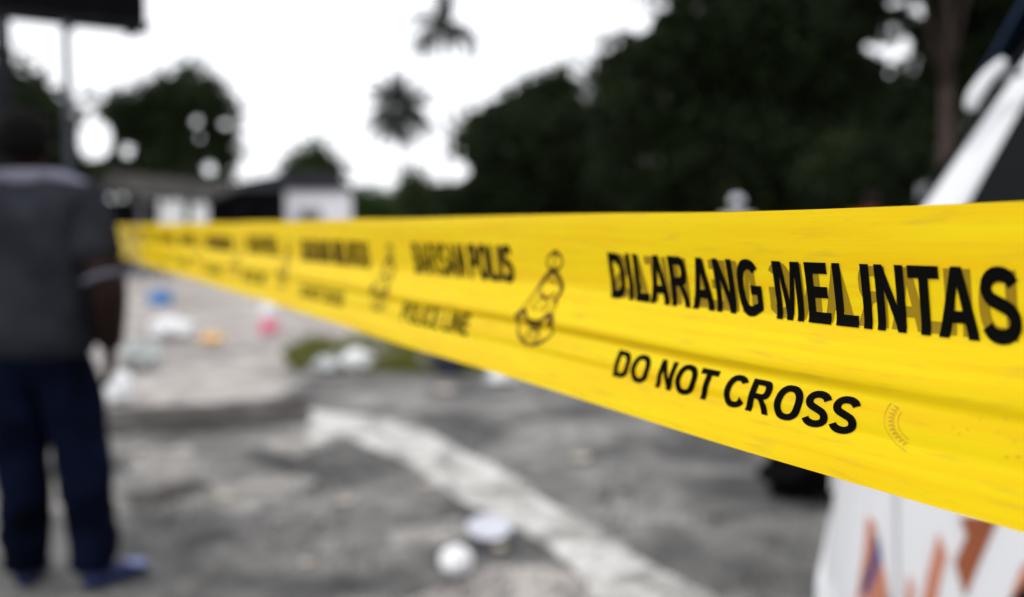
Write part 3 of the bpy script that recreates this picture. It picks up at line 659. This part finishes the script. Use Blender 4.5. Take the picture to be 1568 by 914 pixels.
for i, (x, y, w, lb) in enumerate(((215, 692, .07, 'pale scrap of paper on the asphalt below the nearest white bag'), (345, 765, .09, 'pale torn paper scrap on the asphalt left of the white line'), (655, 748, .06, 'small pale scrap left of the middle of the white line'),
                                (530, 772, .08, 'flat pale scrap on grey asphalt below the line start'), (680, 600, .16, 'torn flat scrap just below the navy bag'), (470, 868, .05, 'pale scrap near the bottom edge, left of the foam cup'), (765, 845, .05, 'tiny scrap between the foam plate and the white line'), (890, 705, .12, 'torn scrap right of the white line under the tape'))):
    crumple('paper_scrap', lb, x, y, w, .02, 'paper', 'scrap', 20 + i, SG)
def lath(name, label, loc, rot, prof, m, cat, seg=28, parts=()):
    bm = bmesh.new(); rings = [[bm.verts.new((r * math.cos(6.28318 * k / seg), r * math.sin(6.28318 * k / seg), z)) for k in range(seg)] for r, z in prof]
    for a_, b_ in zip(rings, rings[1:]):
        for q_ in range(seg): bm.faces.new((a_[q_], a_[(q_ + 1) % seg], b_[(q_ + 1) % seg], b_[q_]))
    bm.faces.new(rings[0]); bm.faces.new(rings[-1])
    o = obj(name, bm, M[m], None, True); o.location = loc; o.rotation_euler = rot
    if label: tag(o, label, cat)
    return o
p = gr(246, 466); lath('basin', 'upturned bright blue plastic basin on the concrete', (p.x, p.y, .004), (0, 0, 0), [(.22, 0), (.225, .02), (.215, .03), (.19, .16), (.165, .22), (.12, .235), (.01, .235)], 'bluep', 'basin')
p = gr(700, 880); lath('foam_cup', 'round white foam cup tipped over on the asphalt, left of the white line', (p.x, p.y, .052), (R(68), 0, R(-8)), [(.002, .11), (.046, .11), (.048, .10), (.056, .005), (.060, .003), (.060, 0), (.055, 0), (.044, .10), (.002, .102)], 'cup', 'cup')
p = gr(748, 826); lath('foam_plate', 'shallow pale foam plate tipped on the asphalt beside the white line', (p.x, p.y, .032), (R(16), 0, R(10)), [(.055, 0), (.085, .022), (.092, .022), (.092, .026), (.084, .026), (.054, .004), (.001, .004)], 'platem', 'plate')
# tied drink bag: pink liquid below, clear white top
p = gr(412, 512); db = lath('drink_bag', 'tall pink and white tied drink bag standing on the concrete', (p.x, p.y, .004), (0, 0, 0), [(.06, 0), (.10, .02), (.12, .10), (.105, .18), (.10, .19)], 'pink', 'bag')
bm = bmesh.new(); lathe_bm(bm, [(.10, .191), (.11, .25), (.09, .34), (.03, .40), (.045, .45)], (0, 0, 0), 20); obj('bag_neck', bm, M['bag'], db, True)

# ------------------------------------------------------------------ the police tape
TW = .13; XV = 38; CC = 198.12 / .3295 * (TW * FPX / 198.12)
dirv = Vector(((XV - CX) / FPX, 0, 1)).length     # length along the tape per metre of depth
def band(s, v, off=0.0):
    """s: metres along the tape (grows away from the camera), v: 0 top edge .. 1 bottom edge"""
    D = s / dirv
    X = CC / FPX + (XV - CX) / FPX * D
    Yt = (CY - HOR) / FPX * D + .0242 * CC / FPX; Yb = (CY - HOR) / FPX * D - .3053 * CC / FPX
    damp = .25 + .75 * min(1, max(0, (s - .36) / .25))
    w = fold(v) * damp * min(1.0, .55 + .45 / max(.3, s)) * 1.05
    w += .0022 * noise.noise(Vector((s * 3.1, v * 2.0, 1.7))) + .0005 * noise.noise(Vector((s * 2.5, v * 7, 5)))
    edge = .0018 * noise.noise(Vector((s * 4, v * .5, 9)))
    n = Vector((-math.cos(math.atan2(CX - XV, FPX)), 0, -math.sin(math.atan2(CX - XV, FPX))))   # towards the camera side (cam space x, y, depth)
    q = Vector((X, Yt + (Yb - Yt) * v + edge, D)) + n * (w + off)
    return CAM + Vector((1, 0, 0)) * q.x + UP * q.y + FW * q.z
knots = [(0, -.05), (.10, -.16), (.30, -.16), (.40, -.05), (.46, .42), (.58, .40), (.625, .05), (.65, -.75), (.668, -.5), (.69, .25), (.76, .18), (.80, -.12), (.83, .26), (1.0, .12)]
tab = []; acc = 0
for i in range(401):
    v = i / 400
    for (a_, sa), (b_, sb_) in zip(knots, knots[1:]):
        if a_ <= v <= b_: t = (v - a_) / (b_ - a_); t = t * t * (3 - 2 * t); acc += (sa + (sb_ - sa) * t) * TW / 400; break
    tab.append(acc)
def fold(v):
    x = min(1, max(0, v)) * 400; i = min(399, int(x)); return tab[i] + (tab[i + 1] - tab[i]) * (x - i)
sv = []; s = -.8
while s < 8.3 * dirv: sv.append(s); s += .006 if s < 1.2 else (.012 if s < 3 else .05)
sv.append(8.3 * dirv + .02)
NV = 96; V = []; F = []
for s in sv:
    for j in range(NV + 1): V.append(band(s, j / NV))
for i in range(len(sv) - 1):
    for j in range(NV):
        a_ = i * (NV + 1) + j; F.append((a_, a_ + 1, a_ + NV + 2, a_ + NV + 1))
tm = bpy.data.materials.new('yellow_tape_film'); tm.use_nodes = True; n = tm.node_tree; b = n.nodes['Principled BSDF']
b.inputs['Roughness'].default_value = .45; b.inputs['Specular IOR Level'].default_value = .14
uvn = n.nodes.new('ShaderNodeUVMap'); mp_ = n.nodes.new('ShaderNodeMapping'); mp_.inputs['Scale'].default_value = (2.5, 9, 1); n.links.new(uvn.outputs[0], mp_.inputs[0])
nz = n.nodes.new('ShaderNodeTexNoise'); nz.inputs['Scale'].default_value = 2; nz.inputs['Detail'].default_value = 5; n.links.new(mp_.outputs[0], nz.inputs['Vector'])
cr = n.nodes.new('ShaderNodeValToRGB'); n.links.new(nz.outputs[0], cr.inputs[0])
cr.color_ramp.elements[0].position = .3; cr.color_ramp.elements[0].color = (.89, .565, .003, 1)
cr.color_ramp.elements[1].position = .7; cr.color_ramp.elements[1].color = (.92, .72, .006, 1)
# dusty smudges with a shape of their own
nz2 = n.nodes.new('ShaderNodeTexNoise'); nz2.inputs['Scale'].default_value = 26; nz2.inputs['Detail'].default_value = 6; n.links.new(uvn.outputs[0], nz2.inputs['Vector'])
cr2 = n.nodes.new('ShaderNodeValToRGB'); n.links.new(nz2.outputs[0], cr2.inputs[0]); cr2.color_ramp.elements[0].position = .56; cr2.color_ramp.elements[1].position = .76
cr2.color_ramp.elements[0].color = (0, 0, 0, 1); cr2.color_ramp.elements[1].color = (.45, .45, .45, 1)
mm = n.nodes.new('ShaderNodeMix'); mm.data_type = 'RGBA'; n.links.new(cr2.outputs[0], mm.inputs[0]); n.links.new(cr.outputs[0], mm.inputs[6]); mm.inputs[7].default_value = (.55, .36, .03, 1)
n.links.new(mm.outputs[2], b.inputs['Base Color'])
mp2 = n.nodes.new('ShaderNodeMapping'); mp2.inputs['Scale'].default_value = (2.0, 40, 1); n.links.new(uvn.outputs[0], mp2.inputs[0])
nz3 = n.nodes.new('ShaderNodeTexNoise'); nz3.inputs['Scale'].default_value = 2; nz3.inputs['Detail'].default_value = 4; n.links.new(mp2.outputs[0], nz3.inputs['Vector'])
bp = n.nodes.new('ShaderNodeBump'); bp.inputs['Strength'].default_value = .10; bp.inputs['Distance'].default_value = .001
n.links.new(nz3.outputs[0], bp.inputs['Height']); n.links.new(bp.outputs[0], b.inputs['Normal'])
tl = n.nodes.new('ShaderNodeBsdfTranslucent'); tl.inputs[0].default_value = (.95, .58, .003, 1)
ms = n.nodes.new('ShaderNodeMixShader'); ms.inputs[0].default_value = .22
n.links.new(b.outputs[0], ms.inputs[1]); n.links.new(tl.outputs[0], ms.inputs[2]); n.links.new(ms.outputs[0], n.nodes['Material Output'].inputs[0])
tape = pyd('police_tape', V, F, tm, None, True)
tag(tape, 'yellow plastic police tape with black Malay and English warning text, stretched across the lot', 'barrier tape')
uv = tape.data.uv_layers.new(name='UVMap')
sva = np.array(sv); vi = np.empty(len(tape.data.loops), dtype=np.int32); tape.data.loops.foreach_get('vertex_index', vi)
uvs = np.stack([sva[vi // (NV + 1)], (vi % (NV + 1)) / NV], 1).astype(np.float32); uv.data.foreach_set('uv', uvs.ravel())
# knot round the signboard post
bm = bmesh.new(); e = 8.3 * dirv; pc = Vector((sb.location.x, sb.location.y, 0)); zt_, zb_ = band(e, 0).z, band(e, 1).z
for r_, z0, z1 in ((.038, zb_ + .01, zt_), (.042, zb_ - .01, zb_ + .07)):
    ring = [[bm.verts.new((pc.x + r_ * math.cos(6.283 * i / 20), pc.y + r_ * math.sin(6.283 * i / 20), z + .01 * math.sin(i * 2))) for i in range(20)] for z in (z0, z1)]
    for i in range(20): bm.faces.new((ring[0][i], ring[0][(i + 1) % 20], ring[1][(i + 1) % 20], ring[1][i]))
obj('knot', bm, tm, tape, True)

def mapped(name, bm, m, off):                      # flat (s, v) mesh -> printed on the tape
    for v in bm.verts: v.co = band(v.co.x, v.co.y, off)
    bmesh.ops.recalc_face_normals(bm, faces=bm.faces)
    me = bpy.data.meshes.new(name); bm.to_mesh(me); bm.free()
    return link(name, me, m, tape)
def cutgrid(bm, du, dv):
    xs = [v.co.x for v in bm.verts]; ys = [v.co.y for v in bm.verts]
    for ax, lo, hi, st in ((0, min(xs), max(xs), du), (1, min(ys), max(ys), dv)):
        k = math.floor(lo / st) + 1
        while k * st < hi:
            co = Vector((k * st, 0, 0)) if ax == 0 else Vector((0, k * st, 0)); no = Vector((1, 0, 0)) if ax == 0 else Vector((0, 1, 0))
            bmesh.ops.bisect_plane(bm, geom=list(bm.verts) + list(bm.edges) + list(bm.faces), plane_co=co, plane_no=no); k += 1
def sup(cx, cy, rx, ry, a0, a1, n=16, e=2.35):       # super-ellipse arc
    o = []
    for i in range(n + 1):
        a = R(a0 + (a1 - a0) * i / n); c_, s_ = math.cos(a), math.sin(a)
        o.append((cx + rx * math.copysign(abs(c_) ** (2 / e), c_), cy + ry * math.copysign(abs(s_) ** (2 / e), s_)))
    return o
def ribbon(P, w):                                  # one outline round a thick line; w horizontal/vertical half widths
    P = [Vector(p) for p in P]; L = []; Q = []
    for i, p in enumerate(P):
        d_ = (P[min(i + 1, len(P) - 1)] - P[max(0, i - 1)]).normalized(); nn = Vector((-d_.y * w[0], d_.x * w[1])); L.append(tuple(p + nn)); Q.append(tuple(p - nn))
    return L + Q[::-1]
T_, H_ = .25, .185                                # stem and bar weights of the heavy sans letters
def lobe(x0, x1, yb, yt, k=.5):
    r = (yt - yb) / 2; return [(x0, yb)] + sup(x1 - r * k * 1.6, yb + r, r * k * 1.6, r, -90, 90, 14) + [(x0, yt)]
def glyph(c):
    if c == 'I': return T_, .08, [[(0, 0), (T_, 0), (T_, 1), (0, 1)]]
    if c == 'L': return .70, .09, [[(0, 0), (.70, 0), (.70, H_), (T_, H_), (T_, 1), (0, 1)]]
    if c == 'T': return .80, .03, [[(.275, 0), (.525, 0), (.525, 1 - H_), (.80, 1 - H_), (.80, 1), (0, 1), (0, 1 - H_), (.275, 1 - H_)]]
    if c == 'E': return .75, .09, [[(0, 0), (.75, 0), (.75, H_), (T_, H_), (T_, .42), (.69, .42), (.69, .42 + H_), (T_, .42 + H_), (T_, 1 - H_), (.73, 1 - H_), (.73, 1), (0, 1)]]
    if c == 'N': return .80, .09, [[(0, 0), (.23, 0), (.23, .62), (.575, 0), (.80, 0), (.80, 1), (.57, 1), (.57, .39), (.23, 1), (0, 1)]]
    if c == 'M': return .98, .09, [[(0, 0), (.22, 0), (.22, .74), (.385, 0), (.595, 0), (.76, .74), (.76, 0), (.98, 0), (.98, 1), (.66, 1), (.49, .33), (.32, 1), (0, 1)]]
    if c == 'A': return .98, .01, [[(0, 0), (.26, 0), (.335, .215), (.645, .215), (.72, 0), (.98, 0), (.62, 1), (.36, 1)], [(.39, .385), (.59, .385), (.49, .72)]]
    if c == 'O': return .98, .055, [sup(.49, .5, .49, .515, 0, 345, 46), sup(.49, .5, .235, .33, 0, 345, 46)]
    if c == 'D': return .86, .09, [[(0, 0)] + sup(.40, .5, .46, .5, -90, 90, 22) + [(0, 1)], [(T_, H_)] + sup(.38, .5, .225, .5 - H_, -90, 90, 22) + [(T_, 1 - H_)]]
    if c == 'P': return .77, .09, [[(0, 0), (T_, 0), (T_, .36)] + lobe(T_, .77, .36, 1)[1:] + [(0, 1)], lobe(T_, .53, .36 + H_, 1 - H_)]
    if c == 'B': return .82, .09, [[(0, 0)] + sup(.58, .28, .24, .28, -90, 75, 14) + sup(.56, .765, .22, .235, -70, 90, 14) + [(0, 1)], lobe(T_, .57, .175, .415), lobe(T_, .54, .59, .83)]
    if c == 'R': return .90, .09, [[(0, 0), (T_, 0), (T_, .41), (.36, .41), (.42, .38), (.66, 0), (.90, 0), (.73, .29), (.60, .43)] + sup(.55, .715, .26, .285, -62, 90, 14) + [(0, 1)], lobe(T_, .56, .585, .835)]
    if c == 'C': return .90, .055, [sup(.47, .5, .47, .515, 38, 326, 36) + [(.66, .36)] + sup(.47, .5, .215, .33, 312, 48, 26)]
    if c == 'G': return .96, .055, [sup(.48, .5, .48, .515, 40, 300, 34) + [(.94, .12), (.94, .545), (.50, .545), (.50, .38), (.73, .38), (.73, .225)] + sup(.48, .5, .225, .33, 298, 50, 24)]
    if c == 'S':
        P = sup(.42, .715, .30, .205, 18, 180, 14, 2.1)[:-1] + sup(.42, .735, .30, .20, 182, 240, 5, 2.1) + [(.42, .515)] + sup(.42, .285, .315, .205, 60, 0, 6, 2.1) + sup(.42, .275, .315, .195, -6, -162, 14, 2.1)
        return .84, .05, [ribbon(P, (.128, .098))]
_tc = {}
def textmesh(txt, bold, space=1.0):
    key = (txt, space)
    if key not in _tc:
        bm = bmesh.new(); x = 0
        for ci, c in enumerate(txt):
            if txt[max(0, ci - 1):ci + 1] in ('TA', 'LA'): x -= .11 if c == 'A' and txt[ci - 1] == 'T' else .05
            if c == ' ': x += .36; continue
            w, sbr, loops = glyph(c); es = []; x += sbr * space
            for lp in loops:
                vs = [bm.verts.new((x + p[0], p[1], 0)) for p in lp]; es += [bm.edges.new((vs[i], vs[(i + 1) % len(vs)])) for i in range(len(vs))]
            bmesh.ops.triangle_fill(bm, use_beauty=True, edges=es); x += w + sbr * space
        me = bpy.data.meshes.new('t'); bm.to_mesh(me); bm.free(); _tc[key] = me
    return _tc[key]
def lettering(name, txt, s0, s1, v0, v1, m, bold=.03, shear=0, off=.0004, dens=1.0, space=1.06, mirror=False):
    """s0: where the text starts (far end), s1: where it ends (near end)"""
    bm = bmesh.new(); bm.from_mesh(textmesh(txt, bold, space))
    xs = [v.co.x for v in bm.verts]; ys = [v.co.y for v in bm.verts]; x0, x1, y0, y1 = min(xs), max(xs), min(ys), max(ys)
    H = (v1 - v0) * TW; span = abs(s1 - s0) - shear * H
    for v in bm.verts:
        u = (v.co.x - x0) / (x1 - x0) * span; u = span - u if mirror else u; h = (v.co.y - y0) / (y1 - y0)
        v.co = Vector((s0 + (u + shear * H * h) * (1 if s1 > s0 else -1), v1 + (v0 - v1) * h, 0))
    cutgrid(bm, .006 * dens, .02 * dens)
    return mapped(name, bm, m, off)
def stroke(bm, pts, w, closed=False):              # polyline ribbon in emblem units
    P = [Vector((x, y)) for x, y in pts]; n = len(P); L = []; Rr = []
    for i, p in enumerate(P):
        a_ = P[i - 1] if (i > 0 or closed) else p; b_ = P[(i + 1) % n] if (i < n - 1 or closed) else p
        d_ = (b_ - a_).normalized(); nn = Vector((-d_.y, d_.x)); L.append(bm.verts.new((p.x + nn.x * w, p.y + nn.y * w, 0))); Rr.append(bm.verts.new((p.x - nn.x * w, p.y - nn.y * w, 0)))
    for i in range(n if closed else n - 1):
        j = (i + 1) % n; bm.faces.new((L[i], L[j], Rr[j], Rr[i]))
def arcp(cx, cy, rx, ry, a0, a1, n=20): return [(cx + rx * math.cos(R(a0 + (a1 - a0) * i / n)), cy + ry * math.sin(R(a0 + (a1 - a0) * i / n))) for i in range(n + 1)]
def emblem(sc, dens=1.0):
    """line-drawn crest: ringed crown on top, arch, oval field, ribbon knots and a round wreath below. units: x -.5..5, y 0 (bottom) .. 1 (top)"""
    bm = bmesh.new()
    stroke(bm, arcp(0, .875, .19, .085, 0, 360), .016); stroke(bm, [(0, .80), (0, .95)], .014); stroke(bm, arcp(0, .95, .07, .03, 0, 180), .014)
    stroke(bm, [(0, .985), (0, .955)], .02)
    stroke(bm, [(.0, .79), (.10, .74), (.20, .68), (.27, .61), (.29, .54), (.25, .49)], .036); stroke(bm, [(-.0, .79), (-.12, .74), (-.22, .68), (-.29, .60), (-.30, .55)], .036)
    stroke(bm, arcp(0, .60, .17, .10, 195, 345, 10), .020); stroke(bm, [(-.10, .66), (-.03, .69), (.05, .68), (.11, .64)], .012)
    stroke(bm, [(-.30, .55), (-.36, .47), (-.39, .40), (-.36, .33)], .012); stroke(bm, [(.28, .52), (.36, .45), (.38, .38), (.33, .31)], .012)
    stroke(bm, [(-.24, .52), (-.29, .45), (-.28, .38)], .008); stroke(bm, [(.23, .50), (.29, .44), (.27, .37)], .008)
    for s in (-1, 1):
        stroke(bm, [(s * .22, .31), (s * .30, .345), (s * .40, .335), (s * .48, .28), (s * .42, .25), (s * .33, .27)], .034)
        stroke(bm, [(s * .06, .42), (s * .13, .48), (s * .09, .53), (s * .02, .51)], .012); stroke(bm, [(s * .04, .38), (s * .16, .40), (s * .20, .45)], .009)
    stroke(bm, [(-.22, .29), (-.12, .255), (0, .245), (.12, .255), (.22, .29)], .026); stroke(bm, [(-.24, .25), (-.1, .205), (.1, .205), (.24, .25)], .013)
    stroke(bm, arcp(0, .24, .46, .23, 172, 264, 18), .016); stroke(bm, arcp(0, .24, .46, .23, 276, 368, 18), .016)
    stroke(bm, arcp(0, .09, .17, .075, 0, 360, 16), .013); stroke(bm, arcp(0, .13, .32, .11, 195, 345, 14), .011)
    for k_ in range(7): stroke(bm, [(-.15 + .05 * k_, .17), (-.13 + .05 * k_, .225)], .009)
    for k_ in range(4): stroke(bm, [(-.10 + .06 * k_, .07), (-.08 + .06 * k_, .11)], .010)
    half = .052; v0, v1 = .20, .785; shear = .034
    for v in bm.verts: v.co = Vector((sc - (v.co.x * 2 * half * .62 + (v.co.y - .5) * shear), v1 + (v0 - v1) * v.co.y, 0))
    cutgrid(bm, .008 * dens, .03 * dens)
    return mapped('emblem', bm, M['inkb'], .0004)
PER = .842
for r in range(8):
    o = PER * r; dn = 1 if r < 2 else 4
    lettering('lettering', 'DILARANG MELINTAS', .757 + o, .440 + o, .200, .445, M['ink'], .040, dens=dn, off=.0006, space=.9)
    lettering('lettering', 'DO NOT CROSS', .742 + o, .521 + o, .695, .838, M['ink'], .030, shear=.30, dens=dn, space=.75)
    lettering('lettering', 'BARISAN POLIS', 1.138 + o, .905 + o, .185, .430, M['ink'], .040, dens=dn, off=.0006, space=.9)
    lettering('lettering', 'POLICE LINE', 1.160 + o, .978 + o, .660, .820, M['ink'], .030, shear=.28, dens=dn, space=.7)
    emblem(.847 + o, dn); emblem(1.222 + o, dn)
    if r < 3:
        lettering('lettering', 'DILARANG MELINTAS', .752 + o, .442 + o, .207, .436, M['ghost'], .036, dens=dn, off=.00025, space=.9, mirror=True)['label'] = 'paler olive print showing through behind the black letters'
        lettering('lettering', 'BARISAN POLIS', 1.136 + o, .912 + o, .192, .422, M['ghost'], .036, dens=dn, off=.00025, space=.9)['label'] = 'paler olive print showing through behind the black letters'
# faint round stamp right of the small text
bm = bmesh.new()
def stp(a, r): return (.4875 + .021 * r * math.cos(R(a)) * -1, .745 + .105 * r * math.sin(R(a)))
stroke_pts = []
def sstroke(pts, w):
    P = [Vector(p) for p in pts]; L = []; Q = []
    for i, p in enumerate(P):
        d_ = (P[min(i + 1, len(P) - 1)] - P[max(0, i - 1)]); d_ = Vector((d_.x, d_.y * TW)).normalized(); nn = Vector((-d_.y, d_.x / TW)) * w
        L.append(bm.verts.new((p.x + nn.x, p.y + nn.y, 0))); Q.append(bm.verts.new((p.x - nn.x, p.y - nn.y, 0)))
    for i in range(len(P) - 1): bm.faces.new((L[i], L[i + 1], Q[i + 1], Q[i]))
sstroke([stp(a, 1) for a in range(110, 215, 6)], .00022); sstroke([stp(a, .62) for a in range(120, 215, 8)], .00022)
rr = random.Random(8)
for a in range(118, 215, 9): sstroke([stp(a, .72), stp(a + 3, .90)], .00025); sstroke([stp(a + 3, .90), stp(a + 5, .74)], .0002)
mapped('stamp_ring', bm, M['inkf'], .0003)['label'] = 'faint broken ring of small smudged print'
bm = bmesh.new()
for i in range(26):
    s_, v_ = rr.uniform(.405, .475), rr.uniform(.60, .86); sstroke([(s_, v_), (s_ - rr.uniform(.0005, .002), v_ + rr.uniform(-.01, .01))], .00022)
mapped('dirt_specks', bm, M['inkf'], .0003)
